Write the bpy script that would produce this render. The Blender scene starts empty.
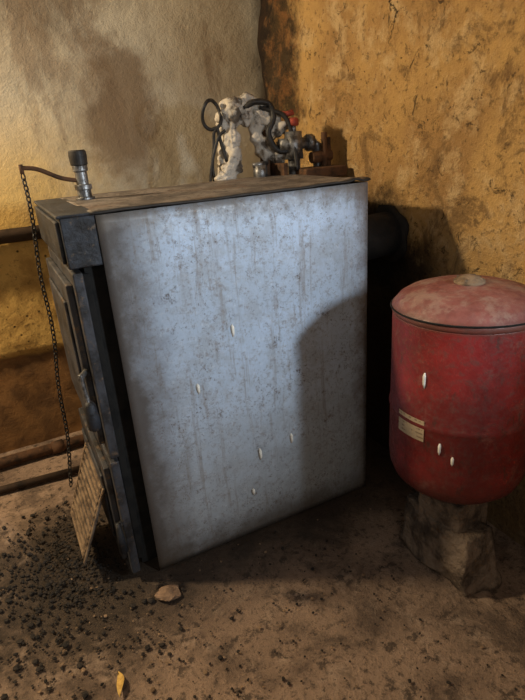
import bpy, bmesh, math, random
from mathutils import Vector as V, Matrix, noise
random.seed(7)
S=bpy.context.scene
S.view_settings.view_transform='Standard'
S.view_settings.look='None'
XW=1.075; YW=1.10

# ---------------------------------------------------------------- node helper
class M:
    def __init__(s,name,rough=0.8,metal=0.0,spec=0.3):
        s.m=bpy.data.materials.new(name); s.m.use_nodes=True
        s.nt=s.m.node_tree; s.b=s.nt.nodes['Principled BSDF']
        s.b.inputs['Roughness'].default_value=rough
        s.b.inputs['Metallic'].default_value=metal
        s.b.inputs['Specular IOR Level'].default_value=spec
        s.tc=s.nt.nodes.new('ShaderNodeTexCoord')
        s.co=s.tc.outputs['Object']
    def n(s,t): return s.nt.nodes.new(t)
    def l(s,a,b): s.nt.links.new(a,b)
    def put(s,sock,v):
        if hasattr(v,'is_output') : s.l(v,sock)
        elif isinstance(v,(tuple,list)):
            sock.default_value=tuple(v)+((1,) if len(v)==3 and sock.type=='RGBA' else ())
        else: sock.default_value=v
    def sc(s,v,co=None,off=(0,0,0)):
        k=s.n('ShaderNodeMapping'); s.l(co or s.co,k.inputs['Vector']); k.inputs['Scale'].default_value=v; k.inputs['Location'].default_value=off
        return k.outputs[0]
    def noise(s,scale=5,detail=6,rough=.6,co=None,dist=0.0):
        k=s.n('ShaderNodeTexNoise'); s.l(co or s.co,k.inputs['Vector'])
        k.inputs['Scale'].default_value=scale;k.inputs['Detail'].default_value=detail;k.inputs['Roughness'].default_value=rough;k.inputs['Distortion'].default_value=dist
        return k.outputs['Fac']
    def vor(s,scale,co=None,feat='F1'):
        k=s.n('ShaderNodeTexVoronoi'); k.feature=feat; s.l(co or s.co,k.inputs['Vector']); k.inputs['Scale'].default_value=scale
        return k.outputs['Distance']
    def ramp(s,f,a,b,lo=0.0,hi=1.0):
        k=s.n('ShaderNodeMapRange'); k.interpolation_type='SMOOTHSTEP'
        s.put(k.inputs[0],f);k.inputs[1].default_value=a;k.inputs[2].default_value=b;k.inputs[3].default_value=lo;k.inputs[4].default_value=hi
        return k.outputs[0]
    def math(s,op,a,b=0.0):
        k=s.n('ShaderNodeMath');k.operation=op;s.put(k.inputs[0],a);s.put(k.inputs[1],b);return k.outputs[0]
    def mul(s,a,b): return s.math('MULTIPLY',a,b)
    def add(s,a,b): return s.math('ADD',a,b)
    def mix(s,f,a,b,mode='MIX'):
        k=s.n('ShaderNodeMix');k.data_type='RGBA';k.blend_type=mode
        s.put(k.inputs[0],f);s.put(k.inputs[6],a);s.put(k.inputs[7],b);return k.outputs[2]
    def xyz(s):
        k=s.n('ShaderNodeSeparateXYZ');s.l(s.co,k.inputs[0]);return k.outputs
    def spot(s,a,b,a0,b0,ra,rb):
        p=s.mul(s.math('SUBTRACT',a,a0),1/ra);q=s.mul(s.math('SUBTRACT',b,b0),1/rb)
        return s.math('SQRT',s.add(s.mul(p,p),s.mul(q,q)))
    def wob(s,f,k): return s.mul(s.math('SUBTRACT',f,.5),k)
    def col(s,c): s.put(s.b.inputs['Base Color'],c)
    def bump(s,h,st=.5,d=.01):
        k=s.n('ShaderNodeBump');k.inputs['Strength'].default_value=st;k.inputs['Distance'].default_value=d
        s.l(h,k.inputs['Height']);s.l(k.outputs[0],s.b.inputs['Normal'])

def simple(name,c,c2=None,rough=.7,metal=0,scale=20,bump=.3,spec=.3,lo=.4,hi=.65,bd=.004):
    m=M(name,rough,metal,spec); f=m.noise(scale,8,.65)
    m.col(m.mix(m.ramp(f,lo,hi),c,c2 or tuple(x*.6 for x in c)))
    m.bump(m.noise(scale*3,6,.6),bump,bd); return m.m

# ---------------------------------------------------------------- mesh helper
def obj(name,bm,mat,parent=None,smooth=False,bevel=0,seg=2):
    me=bpy.data.meshes.new(name)
    bmesh.ops.recalc_face_normals(bm,faces=bm.faces)
    if smooth:
        for f in bm.faces:f.smooth=True
    bm.to_mesh(me);bm.free()
    o=bpy.data.objects.new(name,me);S.collection.objects.link(o)
    if mat:me.materials.append(mat)
    if bevel:
        b=o.modifiers.new('bev','BEVEL');b.width=bevel;b.segments=seg;b.limit_method='ANGLE'
    if parent:o.parent=parent
    return o
def empty(name,loc=(0,0,0)):
    e=bpy.data.objects.new(name,None);S.collection.objects.link(e);e.empty_display_size=.1;return e
def box(bm,x0,x1,y0,y1,z0,z1,rot=None,c=None):
    vs=[bm.verts.new((x,y,z)) for x in(x0,x1) for y in(y0,y1) for z in(z0,z1)]
    for f in((0,1,3,2),(4,6,7,5),(0,4,5,1),(2,3,7,6),(0,2,6,4),(1,5,7,3)):bm.faces.new([vs[i] for i in f])
    if rot is not None:
        c=V(c);R=rot
        for v in vs:v.co=c+R@(v.co-c)
    return vs
def tube(bm,pts,r,seg=14,jit=0,caps=True,closed=False):
    pts=[V(p) for p in pts];n=len(pts);rings=[]
    ref=None
    for i,p in enumerate(pts):
        a=pts[(i-1)%n] if (i>0 or closed) else pts[0];b=pts[(i+1)%n] if (i<n-1 or closed) else pts[-1]
        t=(b-a).normalized()
        if ref is None:
            ref=t.orthogonal().normalized()
        ref=(ref-t*ref.dot(t)).normalized();w=t.cross(ref)
        rr=r[i] if isinstance(r,(list,tuple)) else r
        ring=[]
        for k in range(seg):
            q=2*math.pi*k/seg;dv=ref*math.cos(q)+w*math.sin(q)
            j=1+jit*(noise.noise((p+dv*.05)*30)+.4*noise.noise((p+dv*.03)*80))
            ring.append(bm.verts.new(p+dv*rr*j))
        rings.append(ring)
    for i in range(n-1 if not closed else n):
        A=rings[i];B=rings[(i+1)%n]
        for k in range(seg):bm.faces.new((A[k],A[(k+1)%seg],B[(k+1)%seg],B[k]))
    if caps and not closed:
        bm.faces.new(rings[0]);bm.faces.new(rings[-1])
def spline(pts,n=8):
    pts=[V(p) for p in pts];P=[pts[0]]+pts+[pts[-1]];out=[]
    for i in range(1,len(P)-2):
        for k in range(n):
            t=k/n;a,b,c,d=P[i-1],P[i],P[i+1],P[i+2]
            out.append(.5*((2*b)+(c-a)*t+(2*a-5*b+4*c-d)*t*t+(3*b-a-3*c+d)*t**3))
    out.append(pts[-1]);return out
def lathe(bm,prof,c,seg=96):
    rings=[]
    for z,r in prof:
        if r<1e-4: rings.append([bm.verts.new((c[0],c[1],z))]);continue
        rings.append([bm.verts.new((c[0]+r*math.cos(2*math.pi*k/seg),c[1]+r*math.sin(2*math.pi*k/seg),z)) for k in range(seg)])
    for A,B in zip(rings,rings[1:]):
        for k in range(seg):
            k2=(k+1)%seg
            if len(A)==1: bm.faces.new((A[0],B[k],B[k2]))
            elif len(B)==1: bm.faces.new((A[k],A[k2],B[0]))
            else: bm.faces.new((A[k],A[k2],B[k2],B[k]))
    for R in(rings[0],rings[-1]):
        if len(R)>1: bm.faces.new(R)
def fbm(v,o=5):
    return noise.fractal(v,1.0,2.0,o)
def rock(bm,c,s,flat=.6,sub=1,seed=None,rag=0):
    sd=random.random()*100 if seed is None else seed
    r=bmesh.ops.create_icosphere(bm,subdivisions=sub,radius=1)
    rot=Matrix.Rotation(random.random()*6.28,3,'Z')@Matrix.Rotation((random.random()-.5)*.5,3,'X')
    sx=random.uniform(.7,1.3)
    for v in r['verts']:
        k=1+.45*noise.noise(v.co*1.3+V((sd,sd*.7,0)))+rag*noise.noise(v.co*3.2+V((sd,0,sd)))
        v.co=V(c)+rot@V((v.co.x*s*k*sx,v.co.y*s*k,v.co.z*s*k*flat))

# ---------------------------------------------------------------- materials
# right wall: ochre limewash
m=M('ochre_limewash',.9,0,.15); x,y,z=m.xyz()
n1=m.noise(2.2,10,.62);n2=m.noise(9,10,.7);n3=m.noise(40,6,.7)
c=m.mix(m.ramp(n1,.38,.62),(.52,.325,.12),(.34,.20,.08))
c=m.mix(m.mul(m.ramp(n2,.48,.66),.75),c,(.58,.42,.22))
c=m.mix(m.mul(m.ramp(m.noise(5,9,.75,dist=.6),.53,.63),.75),c,(.17,.10,.045))
c=m.mix(m.mul(m.ramp(n3,.54,.66),.65),c,(.11,.07,.035))
vp=m.ramp(m.vor(26),.04,.11,1,0)
c=m.mix(m.mul(vp,m.ramp(m.noise(6,4,.6),.48,.55)),c,(.02,.014,.01))
c=m.mix(m.mul(m.ramp(m.noise(20,10,.8,dist=1.0),.57,.62),.85),c,(.05,.032,.018))
wx=m.wob(m.noise(5,8,.7),.35)
cr=m.ramp(m.math('ABSOLUTE',m.add(m.math('SUBTRACT',y,.17),wx)),.003,.009,.9,0)
c=m.mix(m.mul(cr,m.ramp(z,1.5,1.62)),c,(.02,.014,.01))
sy=m.add(y,m.wob(m.noise(7,8,.7),.5))
rs=m.mul(m.ramp(sy,.72,.86),m.ramp(m.add(z,m.wob(m.noise(7,8,.7),.5)),1.28,1.42))
c=m.mix(m.mul(rs,.9),c,m.mix(m.ramp(m.noise(12,8,.75),.38,.54),(.16,.07,.026),(.018,.013,.010)))
c=m.mix(m.mul(m.ramp(sy,.98,1.03),.88),c,(.022,.015,.011))
# soot above and around the flue, then recess shade behind the boiler painted in black
dd=m.spot(y,z,.22,.90,.17,.20)
so=m.ramp(m.add(dd,m.wob(n2,1.2)),.6,1.2,.93,0)
c=m.mix(so,c,(.012,.010,.008))
shd=m.mul(m.ramp(m.add(z,m.wob(n2,.4)),1.0,.85),m.ramp(m.add(y,m.wob(n2,.3)),-.18,.02))
c=m.mix(m.mul(shd,.93),c,(.010,.008,.007))
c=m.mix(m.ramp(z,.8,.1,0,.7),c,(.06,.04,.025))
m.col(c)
m.bump(m.add(m.add(n2,m.mul(n3,.5)),m.mul(m.noise(130,4,.6),.25)),1.0,.022)
MRW=m.m
# left wall
m=M('stained_plaster',.9,0,.15); x,y,z=m.xyz()
n1=m.noise(1.7,10,.6);n2=m.noise(7,10,.65);n3=m.noise(45,6,.7)
up=m.mix(m.ramp(n1,.40,.60),(.53,.485,.38),(.40,.34,.245))
up=m.mix(m.mul(m.ramp(m.add(x,m.wob(n2,.6)),.5,-.1),m.ramp(m.add(z,m.mul(n1,.6)),1.95,1.3)),up,(.62,.40,.125))
s1=m.ramp(m.add(m.spot(x,z,.38,1.42,.20,.34),m.wob(n2,1.6)),.5,1.15,.75,0)
up=m.mix(s1,up,(.15,.09,.045))
s1=m.ramp(m.add(m.spot(x,z,.0,1.98,.45,.32),m.wob(n2,1.6)),.4,1.2,.7,0)
up=m.mix(s1,up,(.12,.09,.06))
up=m.mix(m.mul(m.ramp(m.noise(4,9,.7,co=m.sc((1,1,.35)),dist=.4),.52,.64),.55),up,(.19,.13,.08))
up=m.mix(m.mul(m.ramp(n3,.6,.7),.35),up,(.10,.08,.06))
lo=m.mix(m.ramp(n2,.40,.62),(.66,.42,.13),(.42,.25,.075))
lo=m.mix(m.mul(m.ramp(n3,.54,.68),.55),lo,(.09,.055,.025))
lo=m.mix(m.ramp(m.vor(18),.05,.13,.9,0),lo,(.03,.02,.012))
lw=m.mix(m.ramp(n2,.40,.62),(.26,.135,.052),(.14,.075,.034))
zw=m.add(z,m.wob(n2,.10))
c=m.mix(m.ramp(zw,.97,1.02),lo,up)
c=m.mix(m.ramp(zw,.47,.44),c,lw)
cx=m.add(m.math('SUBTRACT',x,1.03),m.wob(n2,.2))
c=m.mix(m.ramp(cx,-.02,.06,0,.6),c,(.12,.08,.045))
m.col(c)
m.bump(m.add(m.add(n2,m.mul(n3,.45)),m.mul(m.noise(120,4,.6),.2)),.6,.012)
MLW=m.m
# floor
m=M('dirty_concrete_floor',.85,0,.25); x,y,z=m.xyz()
n1=m.noise(2.5,10,.62);n2=m.noise(11,10,.7);n3=m.noise(60,6,.75)
c=m.mix(m.ramp(n1,.40,.62),(.31,.215,.15),(.19,.13,.092))
c=m.mix(m.mul(m.ramp(n2,.52,.68),.8),c,(.38,.28,.205))
c=m.mix(m.mul(m.ramp(n3,.52,.65),.7),c,(.07,.05,.038))
c=m.mix(m.mul(m.ramp(m.noise(23,8,.75),.53,.62),.8),c,(.045,.033,.026))
c=m.mix(m.mul(m.ramp(m.noise(5,9,.75,dist=.5),.50,.62),.6),c,(.05,.036,.028))
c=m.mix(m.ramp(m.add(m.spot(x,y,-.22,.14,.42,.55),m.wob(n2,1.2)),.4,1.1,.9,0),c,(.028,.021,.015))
dd=m.ramp(m.add(y,m.wob(n2,.30)),-.30,-.02,0,.88)  # soot plus painted shade on the floor along the side panel
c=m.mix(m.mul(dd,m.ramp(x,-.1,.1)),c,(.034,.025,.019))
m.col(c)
m.b.inputs['Roughness'].default_value=.75
m.bump(m.add(m.add(n2,m.mul(n3,.6)),m.mul(m.noise(150,4,.6),.3)),.9,.012)
MFL=m.m
# boiler side panel
m=M('dirty_galvanised_sheet',.5,.0,.5); x,y,z=m.xyz()
big=m.noise(3,8,.6);fine=m.noise(70,8,.75);st=m.noise(9,10,.7,co=m.sc((5,5,.35)))
c=m.mix(m.ramp(big,.38,.62),(.46,.575,.74),(.38,.465,.58))
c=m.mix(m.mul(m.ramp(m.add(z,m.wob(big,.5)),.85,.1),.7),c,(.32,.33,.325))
c=m.mix(m.mul(m.ramp(m.noise(9,9,.75),.46,.60),.45),c,(.28,.295,.31))
c=m.mix(m.mul(m.ramp(m.noise(45,8,.85),.55,.65),.4),c,(.62,.68,.74))
c=m.mix(m.mul(m.ramp(st,.53,.66),.5),c,(.20,.17,.14))
c=m.mix(m.mul(m.ramp(fine,.51,.64),.55),c,(.20,.165,.14))
pat=m.ramp(m.noise(5,9,.8),.45,.60)
spk=m.noise(95,7,.85)
c=m.mix(m.mul(m.ramp(spk,.55,.61),m.add(m.mul(pat,.85),.15)),c,(.085,.052,.035))
c=m.mix(m.mul(m.ramp(m.noise(26,8,.85,co=m.sc((1,1,.8),off=(1,7,2))),.56,.63),m.add(m.mul(pat,.7),.15)),c,(.14,.11,.09))
c=m.mix(m.mul(m.ramp(m.noise(10,10,.9,co=m.sc((1,1,.7),off=(3,1,2))),.575,.64),.9),c,(.07,.05,.037))
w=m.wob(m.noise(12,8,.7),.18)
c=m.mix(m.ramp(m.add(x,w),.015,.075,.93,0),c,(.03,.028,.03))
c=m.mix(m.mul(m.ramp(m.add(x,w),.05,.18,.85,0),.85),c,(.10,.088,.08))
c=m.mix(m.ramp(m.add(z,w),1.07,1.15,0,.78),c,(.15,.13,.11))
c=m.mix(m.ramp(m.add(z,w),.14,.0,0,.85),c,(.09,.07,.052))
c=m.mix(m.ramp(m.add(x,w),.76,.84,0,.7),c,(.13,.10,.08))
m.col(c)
m.put(m.b.inputs['Roughness'],m.ramp(fine,.35,.7,.36,.75))
m.bump(m.add(m.noise(3,3,.5),m.mul(fine,.12)),.35,.02)
MPAN=m.m
m=M('rusty_top_sheet',.6,.3,.4);f=m.noise(9,9,.7);x,y,z=m.xyz()
c=m.mix(m.ramp(f,.4,.6),(.22,.19,.165),(.10,.085,.075));c=m.mix(m.mul(m.ramp(m.noise(5,9,.7),.52,.62),.6),c,(.15,.09,.055));c=m.mix(m.ramp(m.noise(50,6,.7),.53,.64),c,(.02,.016,.013))
c=m.mix(m.ramp(m.add(y,m.mul(f,.02)),.035,.012,0,.9),c,(.02,.018,.016))
m.col(c);m.bump(m.noise(30,8,.7),.5,.006);MTOP=m.m
m=M('sooty_cast_iron',.5,.3,.4);f=m.noise(14,9,.7)
c=m.mix(m.ramp(f,.42,.62),(.035,.04,.05),(.012,.011,.011));c=m.mix(m.ramp(m.noise(45,7,.75),.56,.68),c,(.12,.085,.055))
m.col(c);m.bump(m.noise(60,8,.7),.6,.006);MIRON=m.m
m=M('door_steel',.55,.2,.4);f=m.noise(10,9,.7)
c=m.mix(m.ramp(f,.42,.62),(.055,.058,.068),(.018,.017,.017));c=m.mix(m.ramp(m.noise(30,7,.75),.54,.66),c,(.14,.095,.06))
m.col(c);m.bump(m.noise(60,8,.7),.5,.005);MDOOR=m.m
MBLK=simple('soot_black',(.012,.011,.010),(.004,.004,.004),.9)
MRUST=simple('rusty_pipe',(.12,.06,.03),(.04,.025,.016),.8,.2,18,.6)
MDPIPE=simple('dark_pipe',(.06,.038,.024),(.022,.016,.012),.7,.2,14,.5)
MFLUE=simple('sooty_flue',(.018,.015,.013),(.008,.007,.006),.85,.1,14,.5)
MCONC2=simple('weathered_concrete',(.22,.165,.12),(.06,.045,.034),.9,0,12,1.0,.2,bd=.022)
MSHARD=simple('broken_tile',(.26,.17,.11),(.14,.09,.06),.9,0,30,.5)
MCOAL=simple('coal',(.028,.022,.018),(.01,.009,.008),.8,0,60,.5)
MCRUM=simple('mortar_crumbs',(.27,.18,.11),(.13,.085,.05),.9,0,60,.5)
MSTEEL=simple('tarnished_steel',(.25,.25,.25),(.06,.055,.05),.4,.7,40,.3,.5)
MWRAP=simple('dirty_pipe_wrap',(.50,.455,.39),(.10,.08,.062),.75,0,10,.8,.3,bd=.012,lo=.50,hi=.60)
MCABLE=simple('black_rubber',(.014,.013,.013),(.03,.026,.022),.5,0,40,.2)
MRED=simple('red_plastic_cap',(.36,.06,.035),(.16,.04,.025),.55,0,30,.2)
MFLAP=simple('ash_dusted_iron',(.27,.19,.12),(.10,.068,.045),.85,.1,25,.6)
MDRIP=simple('white_paint_drip',(.80,.78,.70),(.7,.66,.58),.6,0,60,.1)
MLEAF=simple('dry_leaf',(.62,.40,.11),(.45,.26,.06),.7,0,60,.3)
m=M('red_enamel',.45,0,.45);x,y,z=m.xyz()
f=m.noise(5,8,.65);g=m.noise(60,7,.75)
c=m.mix(m.ramp(f,.38,.62),(.26,.022,.022),(.14,.015,.014))
c=m.mix(m.mul(m.ramp(g,.48,.64),.55),c,(.11,.045,.034))
c=m.mix(m.mul(m.ramp(m.noise(12,9,.75),.53,.65),.55),c,(.24,.095,.075))
c=m.mix(m.mul(m.ramp(m.noise(28,9,.8,co=m.sc((1,1,.4))),.56,.64),.75),c,(.06,.03,.024))
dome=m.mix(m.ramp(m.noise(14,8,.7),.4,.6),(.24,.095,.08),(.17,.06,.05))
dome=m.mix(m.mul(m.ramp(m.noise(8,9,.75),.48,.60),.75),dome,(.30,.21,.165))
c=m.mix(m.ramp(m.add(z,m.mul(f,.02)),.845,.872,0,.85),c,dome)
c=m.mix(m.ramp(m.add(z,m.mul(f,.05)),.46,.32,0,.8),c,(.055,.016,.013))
c=m.mix(m.ramp(m.math('ABSOLUTE',m.math('SUBTRACT',z,.838)),.006,.022,.7,0),c,(.11,.05,.035))
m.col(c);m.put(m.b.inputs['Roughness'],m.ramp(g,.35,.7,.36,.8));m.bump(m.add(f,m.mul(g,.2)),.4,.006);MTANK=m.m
m=M('faded_label',.6,0,.3);x,y,z=m.xyz()
k=m.n('ShaderNodeTexWave');k.bands_direction='Z';k.inputs['Scale'].default_value=26;m.l(m.co,k.inputs['Vector'])
f=m.mul(m.ramp(k.outputs['Fac'],.6,.75),m.ramp(m.noise(90,3,.6,co=m.sc((1,1,.3))),.45,.55))
c=m.mix(m.noise(14,6,.7),(.55,.45,.30),(.36,.27,.17));m.col(m.mix(m.mul(f,.6),c,(.10,.06,.04)));MLAB=m.m

# ---------------------------------------------------------------- room
def grid(name,f,u0,u1,v0,v1,st,mat):
    bm=bmesh.new();nu=int((u1-u0)/st);nv=int((v1-v0)/st)
    g=[[bm.verts.new(f(u0+(u1-u0)*i/nu,v0+(v1-v0)*j/nv)) for j in range(nv+1)] for i in range(nu+1)]
    for i in range(nu):
        for j in range(nv):bm.faces.new((g[i][j],g[i+1][j],g[i+1][j+1],g[i][j+1]))
    return obj(name,bm,mat,smooth=True)
def fr(u,v):
    a=.010*fbm(V((1.3,u*3,v*3)))+.004*fbm(V((4,u*12,v*12)))
    e=0
    if u>.78 and v>1.25: e=-.03*max(0,noise.noise(V((0,u*9,v*5)))+.35)*min(1,(u-.78)/.1)*min(1,(v-1.25)/.1)
    return (XW+abs(a)+e,u,v)
def ff(u,v):
    return (u,v,-.004+.004*fbm(V((u*3,v*3,7)),4)-.001)
def fl(u,v):
    a=abs(.004*fbm(V((u*3,2.2,v*3))))
    e=.02*noise.noise(V((u*6,1,v*2)))
    if v<.985+e: a=-.004+abs(.010*fbm(V((u*7,5.2,v*7))))
    if v<.455+e: a=.015+abs(.006*fbm(V((u*7,5.2,v*7))))
    return (u,YW+a,v)
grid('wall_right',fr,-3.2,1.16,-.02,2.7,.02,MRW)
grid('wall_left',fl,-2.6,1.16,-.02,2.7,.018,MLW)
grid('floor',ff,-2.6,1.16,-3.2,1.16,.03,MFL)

# ---------------------------------------------------------------- boiler
B=empty('solid_fuel_boiler')
bm=bmesh.new()
nx,nz=40,50;g=[]
for i in range(nx+1):
    row=[]
    for j in range(nz+1):
        xx=.837*i/nx;zz=.004+1.143*j/nz
        edge=min(1,min(xx,.837-xx,zz,1.147-zz)/.08)
        row.append(bm.verts.new((xx,-.004*edge*(1+noise.noise(V((xx*3,0,zz*2.4)))),zz)))
    g.append(row)
for i in range(nx):
    for j in range(nz):bm.faces.new((g[i][j],g[i+1][j],g[i+1][j+1],g[i][j+1]))
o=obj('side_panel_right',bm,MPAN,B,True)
sm=o.modifiers.new('s','SOLIDIFY');sm.thickness=.004;sm.offset=-1
bm=bmesh.new();box(bm,0,.837,.538,.545,.004,1.147);obj('side_panel_left',bm,MPAN,B)
bm=bmesh.new();box(bm,.03,.832,.006,.536,.012,1.14);obj('inner_body',bm,MBLK,B)
bm=bmesh.new();box(bm,-.045,.03,.04,.50,.02,1.13);obj('front_frame',bm,MBLK,B)
bm=bmesh.new();box(bm,.828,.837,.0,.545,.01,1.147);obj('back_panel',bm,MTOP,B)
bm=bmesh.new();g=[]
for i in range(61):
    row=[]
    for j in range(31):
        xx=-.012+.857*i/60;yy=-.008+.556*j/30
        zz=1.150+.003*noise.noise(V((xx*5,yy*5,0)))
        if yy<.03: zz+=.0025*noise.noise(V((xx*14,0,8)))
        if xx>.70 and yy<.2: zz+=.014*((xx-.70)/.14)*(1-yy/.2)*max(0,noise.noise(V((xx*26,yy*10,3)))+.35)
        row.append(bm.verts.new((xx,yy,zz)))
    g.append(row)
for i in range(60):
    for j in range(30):bm.faces.new((g[i][j],g[i+1][j],g[i+1][j+1],g[i][j+1]))
o=obj('top_sheet',bm,MTOP,B,True);sm=o.modifiers.new('s','SOLIDIFY');sm.thickness=.006;sm.offset=1
bm=bmesh.new();box(bm,-.086,.0,.0,.545,1.022,1.150)
box(bm,-.096,-.086,.015,.53,1.035,1.14);box(bm,-.094,.004,-.006,.550,1.148,1.156)
obj('header_box',bm,MIRON,B,bevel=.004)
def door(name,z0,z1,xf,mat):
    bm=bmesh.new()
    box(bm,xf,xf+.026,-.004,.535,z0,z1)
    box(bm,xf-.018,xf,.035,.495,z0+.035,z1-.035)
    box(bm,xf-.026,xf-.018,.09,.44,z0+.09,z1-.09)
    return obj(name,bm,mat,B,bevel=.005)
door('loading_door',.462,1.012,-.082,MDOOR)
door('ash_door_frame',.03,.450,-.086,MDOOR)
bm=bmesh.new()
box(bm,-.056,-.035,.03,.52,.05,1.0)
obj('door_gasket',bm,MBLK,B,bevel=.003)
bm=bmesh.new()
for zc in(.92,.56,.38,.1):
    tube(bm,[(-.07,.548,zc-.03),(-.07,.548,zc+.03)],.013,12)
obj('hinges',bm,MIRON,B)
bm=bmesh.new()
tube(bm,[(-.095,.03,.735),(-.112,.0,.735),(-.115,-.02,.735)],.008,10)
tube(bm,spline([(-.115,-.02,.75),(-.113,-.025,.70),(-.110,-.03,.665)],5),.006,10)
obj('door_handle_lever',bm,MSTEEL,B,True)
bm=bmesh.new()
tube(bm,[(-.110,-.03,.672),(-.109,-.03,.66),(-.108,-.031,.62),(-.108,-.031,.59),(-.108,-.031,.583)],[.008,.015,.018,.017,.009],14)
obj('door_handle_grip',bm,MIRON,B,True)
bm=bmesh.new()
tube(bm,[(-.085,.01,.23),(-.10,-.01,.23)],.008,10);tube(bm,[(-.10,-.012,.245),(-.10,-.014,.14)],[.008,.014],12)
obj('ash_door_handle',bm,MIRON,B,True)
A=V((-.108,.36,.34));Bp=V((-.108,.07,.32));C_=V((-.212,.07,.075));D=V((-.212,.36,.075))
nrm=(D-A).cross(Bp-A).normalized()
if nrm.x>0:nrm=-nrm
def slab(bm,a,b,c,d,n,t):
    v=[bm.verts.new(p) for p in(a,b,c,d)]+[bm.verts.new(p+n*t) for p in(a,b,c,d)]
    for f in((0,1,2,3),(4,5,6,7),(0,1,5,4),(1,2,6,5),(2,3,7,6),(3,0,4,7)):bm.faces.new([v[i] for i in f])
bm=bmesh.new();slab(bm,A,Bp,C_,D,nrm,.004);obj('air_flap_back',bm,MDOOR,B)
bm=bmesh.new()
for i in range(11):
    t0=(i+.2)/11;t1=(i+.66)/11
    a=A.lerp(D,t0);b=A.lerp(D,t1);d_=Bp.lerp(C_,t0);c_=Bp.lerp(C_,t1)
    slab(bm,a.lerp(d_,.05),b.lerp(c_,.05),b.lerp(c_,.95),a.lerp(d_,.95),nrm,.010)
for s0,s1 in((0,.035),(.965,1)):
    slab(bm,A.lerp(Bp,s0),A.lerp(Bp,s1),D.lerp(C_,s1),D.lerp(C_,s0),nrm,.008)
obj('air_flap_louvres',bm,MFLAP,B,bevel=.0015)
def drip(bm,x,z,h):
    tube(bm,[(x,-.0085,z+h/2),(x,-.0115,z+h*.3),(x+.001,-.0115,z-h*.2),(x,-.0085,z-h/2)],[.0025,.0055,.0045,.0015],8)
bm=bmesh.new()
for a,b,h in((.334,.768,.040),(.205,.611,.034),(.514,.333,.038),(.392,.3125,.044),(.355,.175,.024)):drip(bm,a,b,h)
obj('paint_drips',bm,MDRIP,B,True)

# draft regulator + chain
R=empty('draft_regulator')
cx,cy=.045,.38
bm=bmesh.new()
lathe(bm,[(1.156,.029),(1.163,.029),(1.164,.022),(1.185,.021),(1.186,.026),(1.200,.026),(1.201,.0185),(1.238,.0185),(1.240,.023),(1.256,.023)],(cx,cy),24)
obj('body',bm,MSTEEL,R,bevel=.001)
bm=bmesh.new();lathe(bm,[(1.256,.021),(1.258,.0255),(1.285,.027),(1.296,.026),(1.300,.022)],(cx,cy),28);obj('knob',bm,MCABLE,R)
bm=bmesh.new();tube(bm,spline([(cx-.01,cy,1.213),(cx-.06,cy,1.225),(cx-.12,cy,1.255),(-.117,cy,1.262)],6),.0065,8)
tube(bm,[(-.119,cy,1.246),(-.119,cy,1.272)],.006,8)
obj('lever_arm',bm,MRUST,R,True)
bm=bmesh.new()
p0=V((-.119,cy,1.248));p1=V((-.19,.345,.20));N=66
def cp(t):
    p=p0.lerp(p1,t);p.x+=.012*math.sin(t*math.pi)+.004*math.sin(t*17);p.y+=.003*math.sin(t*23);return p
for i in range(N):
    a=cp(i/N);b=cp((i+1.35)/N);c=(a+b)/2;t=(b-a);L=t.length/2;t.normalize()
    s=t.orthogonal().normalized() if i%2 else t.cross(t.orthogonal()).normalized()
    pts=[c+t*L*math.cos(q*math.pi/5)+s*.0065*math.sin(q*math.pi/5) for q in range(10)]
    tube(bm,pts,.0022,6,closed=True)
obj('pull_chain',bm,MCABLE,R,True)

# ---------------------------------------------------------------- flue
F=empty('flue_pipe')
bm=bmesh.new();tube(bm,[(.838,.17,.93),(.90,.17,.93),(1.085,.17,.935)],.08,32);obj('pipe',bm,MFLUE,F,True)
bm=bmesh.new();tube(bm,[(1.062,.17,.934),(1.08,.17,.935)],.10,32,jit=.2);obj('collar',bm,MFLUE,F,True)

# ---------------------------------------------------------------- pipes by left wall
P=empty('heating_pipe')
bm=bmesh.new();tube(bm,[(-2.5,1.060,.99),(.98,1.060,.99)],.029,18);tube(bm,[(.98,1.060,1.02),(.98,1.060,0)],.029,18);obj('pipe',bm,MDPIPE,P,True)
bm=bmesh.new()
for xx in(-.9,-.05,.7):
    tube(bm,[(xx,1.060,.99),(xx+.05,1.060,.99)],.034,18)
obj('couplings',bm,MDPIPE,P,True)
bm=bmesh.new();tube(bm,[(-2.5,.96,.030),(.9,.96,.030)],.024,16)
tube(bm,[(-.22,.96,.030),(-.17,.96,.030)],.030,16);obj('return_pipe',bm,MRUST,None,True)
bm=bmesh.new();tube(bm,[(-2.4,.80,.018),(-.6,.77,.018),(-.12,.73,.018)],.016,14);obj('scrap_pipe',bm,MDPIPE,None,True)

# ---------------------------------------------------------------- valve cluster behind boiler
Q=empty('pipe_valve_assembly')
bm=bmesh.new()
tube(bm,spline([(.63,.60,.0),(.63,.60,.95),(.63,.60,1.12),(.64,.60,1.25),(.645,.60,1.36),(.68,.60,1.405),(.74,.59,1.41),(.80,.57,1.37),(.84,.55,1.30)],12),
     .034,24,jit=.6)
tube(bm,spline([(.60,.59,1.12),(.625,.575,1.20),(.655,.575,1.27)],10),.030,18,jit=.7)
tube(bm,spline([(.74,.58,1.38),(.76,.57,1.30),(.79,.56,1.24),(.85,.54,1.22)],10),.030,18,jit=.7)
o=obj('wrapped_pipe',bm,MWRAP,Q,True)
bm=bmesh.new()
for c,s in(((.655,.585,1.385),.05),((.635,.59,1.20),.042),((.65,.58,1.30),.040),((.72,.585,1.395),.046),((.78,.57,1.375),.045),((.82,.55,1.33),.042),((.61,.58,1.15),.035)):
    rock(bm,c,s,1.0,4,rag=.28)
obj('wrap_folds',bm,MWRAP,Q,True)
bm=bmesh.new()
L=[(.577+.036*math.cos(a),.585+.01*math.sin(2*a),1.385+.05*math.sin(a)) for a in [math.pi*2*i/12-1.2 for i in range(13)]]
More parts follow.
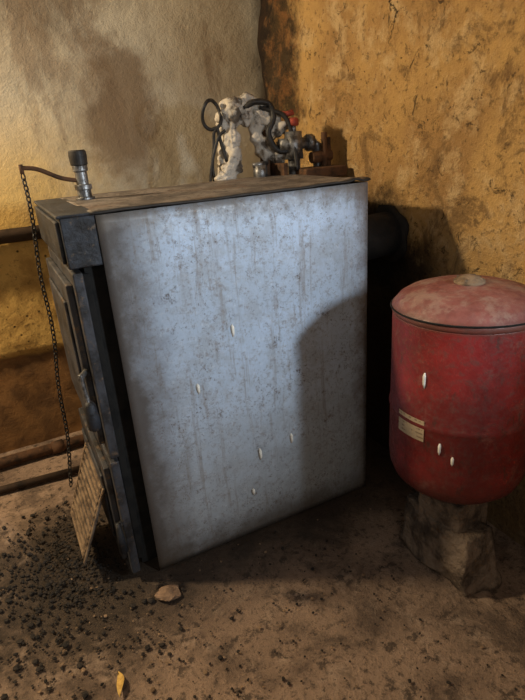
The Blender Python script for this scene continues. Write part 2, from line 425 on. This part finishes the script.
tube(bm,spline([(.575,.60,1.10),(.565,.595,1.2),(.575,.59,1.27),(.58,.587,1.32)]+L+[(.60,.58,1.30),(.615,.57,1.22)],5),.0065,8)
tube(bm,spline([(.55,.60,1.10),(.555,.59,1.19),(.59,.58,1.30),(.62,.57,1.33)],5),.006,8)
tube(bm,spline([(.70,.56,1.40),(.735,.54,1.42),(.79,.53,1.41),(.80,.52,1.36),(.775,.52,1.31),(.80,.51,1.25),(.85,.50,1.24)],6),.011,10)
tube(bm,spline([(.76,.55,1.40),(.79,.53,1.39),(.84,.50,1.36),(.86,.48,1.27),(.86,.46,1.17)],6),.009,10)
obj('cables',bm,MCABLE,Q,True)
bm=bmesh.new()
tube(bm,[(.87,.50,.9),(.87,.50,1.22)],.024,14);tube(bm,[(.87,.50,1.21),(.87,.50,1.31)],[.038,.034],8)
tube(bm,[(.81,.50,1.265),(.95,.50,1.265)],.022,14);tube(bm,[(.93,.50,1.265),(.955,.50,1.265)],.032,8)
tube(bm,[(.955,.50,1.265),(.975,.50,1.255),(.98,.50,1.16),(.98,.50,.9)],.019,12)
tube(bm,[(.87,.50,1.30),(.87,.50,1.335)],.013,12)
tube(bm,[(.73,.52,1.14),(.73,.52,1.20)],.028,6);tube(bm,[(.73,.52,.9),(.73,.52,1.15)],.016,12);tube(bm,[(.70,.52,1.20),(.765,.52,1.205)],.008,8)
obj('valve_body',bm,MSTEEL,Q,True)
bm=bmesh.new();tube(bm,[(.87,.50,1.328),(.87,.50,1.333),(.87,.50,1.352),(.87,.50,1.358)],[.018,.024,.023,.016],14)
tube(bm,[(.835,.52,1.375),(.85,.51,1.37),(.875,.50,1.378)],.011,10);obj('red_valve_cap',bm,MRED,Q,True)
bm=bmesh.new();box(bm,.80,.82,.46,.60,1.06,1.20);tube(bm,[(.985,.46,1.30),(.985,.46,.9)],.012,10);tube(bm,[(.78,.57,1.37),(.78,.57,1.15)],.02,10)
tube(bm,[(.93,.47,1.21),(1.02,.47,1.215)],.022,12);tube(bm,[(1.01,.47,1.28),(1.01,.47,1.15)],.010,12)
obj('rusty_bracket',bm,MRUST,Q,bevel=.004)
bm=bmesh.new();box(bm,.862,1.05,.40,.52,1.135,1.175);obj('junction_box',bm,MRUST,Q,bevel=.006)

# ---------------------------------------------------------------- expansion tank
T=empty('expansion_tank');tc=(.862,-.408);TR=.197
def pr(l): return [(z,r*TR/.190) for z,r in l]
bm=bmesh.new()
prof=[(.268,0),(.270,.06),(.280,.11),(.300,.152),(.325,.176),(.355,.187),(.39,.190),(.535,.190),(.541,.192),(.548,.1935),(.556,.192),(.562,.190),(.825,.190),(.830,.190)]
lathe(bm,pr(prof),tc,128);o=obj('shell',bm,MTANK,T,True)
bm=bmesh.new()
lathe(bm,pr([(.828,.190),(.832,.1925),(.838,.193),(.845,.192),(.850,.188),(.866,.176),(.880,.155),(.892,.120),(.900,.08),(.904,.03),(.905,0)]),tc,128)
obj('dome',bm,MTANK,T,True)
bm=bmesh.new()
pts=[(tc[0]+.2015*math.cos(a),tc[1]+.2015*math.sin(a),.842-.006*math.sin(a*1+.6)) for a in [2*math.pi*i/80 for i in range(80)]]
tube(bm,pts,.0025,6,closed=True);obj('rim_wire',bm,MBLK,T,True)
bm=bmesh.new();lathe(bm,[(.900,.040),(.910,.040),(.911,.034),(.917,.030),(.922,.016),(.923,0)],tc,24)
for i in range(4):
    a=i*1.57+.4;tube(bm,[(tc[0]+.03*math.cos(a),tc[1]+.03*math.sin(a),.905),(tc[0]+.03*math.cos(a),tc[1]+.03*math.sin(a),.918)],.005,6)
obj('cap',bm,MFLAP,T,True)
def curved(name,t0,t1,z0,z1,r,mat):
    bm=bmesh.new();n=10
    a=[[bm.verts.new((tc[0]+r*math.cos(math.radians(t0+(t1-t0)*i/n)),tc[1]+r*math.sin(math.radians(t0+(t1-t0)*i/n)),z)) for z in(z0,z1)] for i in range(n+1)]
    for i in range(n):bm.faces.new((a[i][0],a[i+1][0],a[i+1][1],a[i][1]))
    o=obj(name,bm,mat,T,True);return o
curved('label',170,197,.503,.567,TR+.0025,MLAB)
bm=bmesh.new()
for th,z,h in((195,.685,.045),(210,.495,.036),(220,.465,.028)):
    a=math.radians(th);q=lambda r,dz:(tc[0]+r*math.cos(a),tc[1]+r*math.sin(a),z+dz)
    tube(bm,[q(TR+.0005,h/2),q(TR+.0025,h*.3),q(TR+.0025,-h*.2),q(TR+.0005,-h/2)],[.002,.0042,.0035,.001],8)
obj('paint_drips',bm,MDRIP,T,True)

# ---------------------------------------------------------------- concrete support
K=empty('concrete_block')
def roughblock(name,x0,x1,y0,y1,z0,z1,mat,amp=.012,rot=0,taper=1.0,n=20,shear=0):
    bm=bmesh.new();box(bm,x0,x1,y0,y1,z0,z1)
    bmesh.ops.subdivide_edges(bm,edges=bm.edges,cuts=n,use_grid_fill=True)
    c=V(((x0+x1)/2,(y0+y1)/2,0));Rz=Matrix.Rotation(rot,3,'Z')
    for v in bm.verts:
        p=v.co.copy();k=(p.z-z0)/(z1-z0);s=1+(taper-1)*k
        q=c+Rz@V(((p.x-c.x)*s,(p.y-c.y)*s+shear*k,p.z))
        dv=noise.noise_vector(q*9)*amp*1.5+noise.noise_vector(q*38)*amp*.4+noise.noise_vector(q*90)*.003
        if k<.02 or k>.98:dv.z=0
        v.co=q+dv
    return obj(name,bm,mat,K,True)
roughblock('footing',.758,.888,-.590,-.285,0,.175,MCONC2,.016,.05,.85,shear=.01)
roughblock('pedestal',.772,.912,-.505,-.355,.12,.2665,MCONC2,.006,.15,1.0)

# ---------------------------------------------------------------- debris
bm=bmesh.new()
def okp(px,py):
    return not(px>-.09 and -.03<py<.56) and not(.66<px<.98 and -.66<py<-.2) and not(-.06<px<.05 and -.17<py<-.06) and not (-.25<px<-.18 and -.38<py<-.28) and py<.65
for i in range(500):
    px=random.gauss(-.25,.26);py=random.gauss(-.06,.24)
    if not okp(px,py):continue
    s=min(.011,abs(random.gauss(0,.0035))+.0018)
    rock(bm,(px,py,s*.3),s,.6,1)
for i in range(650):
    px=random.uniform(-.8,.85);py=random.uniform(-.95,-.03);s=abs(random.gauss(0,.0018))+.0011
    if okp(px,py):rock(bm,(px,py,s*.3),s,.5,1)
for i in range(1300):
    px=random.gauss(-.27,.11);py=random.gauss(.20,.17)
    if (px>-.11 and py>-.01) or py>.65:continue
    s=min(.010,abs(random.gauss(0,.003))+.0015)
    rock(bm,(px,py,s*.4+.012*max(0,1-((px+.22)/.14)**2-((py-.2)/.25)**2)),s,.7,1)
nc=len(bm.faces)
for i in range(300):
    px=random.gauss(-.05,.4);py=random.gauss(-.3,.3)
    if not okp(px,py):continue
    s=abs(random.gauss(0,.0025))+.0012
    rock(bm,(px,py,s*.3),s,.5,1)
bm.faces.ensure_lookup_table()
for f in bm.faces[nc:]:f.material_index=1
o=obj('coal_debris',bm,MCOAL);o.data.materials.append(MCRUM)
bm=bmesh.new();rock(bm,(-.008,-.115,.009),.034,.3,3,5);obj('stone_shard',bm,MSHARD,None,False)
# leaf
bm=bmesh.new();n=9;pl=[]
for i in range(n+1):
    t=i/n;w=.010*math.sin(math.pi*min(1,t*1.0))**.8+.0006
    cpt=V((-.218+.014*math.sin(t*2),-.335+.075*(t-.5),.006+.006*math.sin(t*5)))
    pl.append([bm.verts.new(cpt+V((-w,0,.004))),bm.verts.new(cpt),bm.verts.new(cpt+V((w,.003,.005)))])
for i in range(n):
    for k in range(2):bm.faces.new((pl[i][k],pl[i][k+1],pl[i+1][k+1],pl[i+1][k]))
o=obj('dry_leaf',bm,MLEAF,None,True);sm=o.modifiers.new('s','SOLIDIFY');sm.thickness=.0008

# ---------------------------------------------------------------- lights
def pt(name,loc,p,col,r,kind='POINT',aim=None,ang=60,blend=1):
    l=bpy.data.lights.new(name,kind);l.energy=p;l.color=col;l.shadow_soft_size=r
    o=bpy.data.objects.new(name,l);o.location=loc;S.collection.objects.link(o)
    if kind=='SPOT':
        l.spot_size=math.radians(ang);l.spot_blend=blend
        o.rotation_euler=(V(aim)-V(loc)).to_track_quat('-Z','Y').to_euler()
pt('warm_lamp',(-1.26,.72,2.2),205,(1,.78,.50),.07)
pt('cool_lamp',(1.05,-1.75,1.38),175,(.80,.91,1),.11,'SPOT',(.12,0,1.0),62)
pt('soft_fill',(-.5,-2.6,1.9),26,(1,.90,.80),.45)  # added fill that lifts the shadows, not an actual source in the room
w=bpy.data.worlds.new('w');S.world=w;w.use_nodes=True
w.node_tree.nodes['Background'].inputs[0].default_value=(1,.85,.68,1)
w.node_tree.nodes['Background'].inputs[1].default_value=.15

# ---------------------------------------------------------------- camera
cd=bpy.data.cameras.new('cam');co=bpy.data.objects.new('camera',cd);S.collection.objects.link(co)
cd.sensor_fit='VERTICAL';cd.sensor_height=36;cd.lens=36*526/700;cd.clip_start=.01
r=V((.8869,-.4570,-.0678)).normalized();bk=V((-.4017,-.8353,.3755)).normalized();u=bk.cross(r).normalized();r=u.cross(bk)
co.matrix_world=Matrix(((r.x,u.x,bk.x,-.2316),(r.y,u.y,bk.y,-1.3826),(r.z,u.z,bk.z,1.3),(0,0,0,1)))
S.camera=co
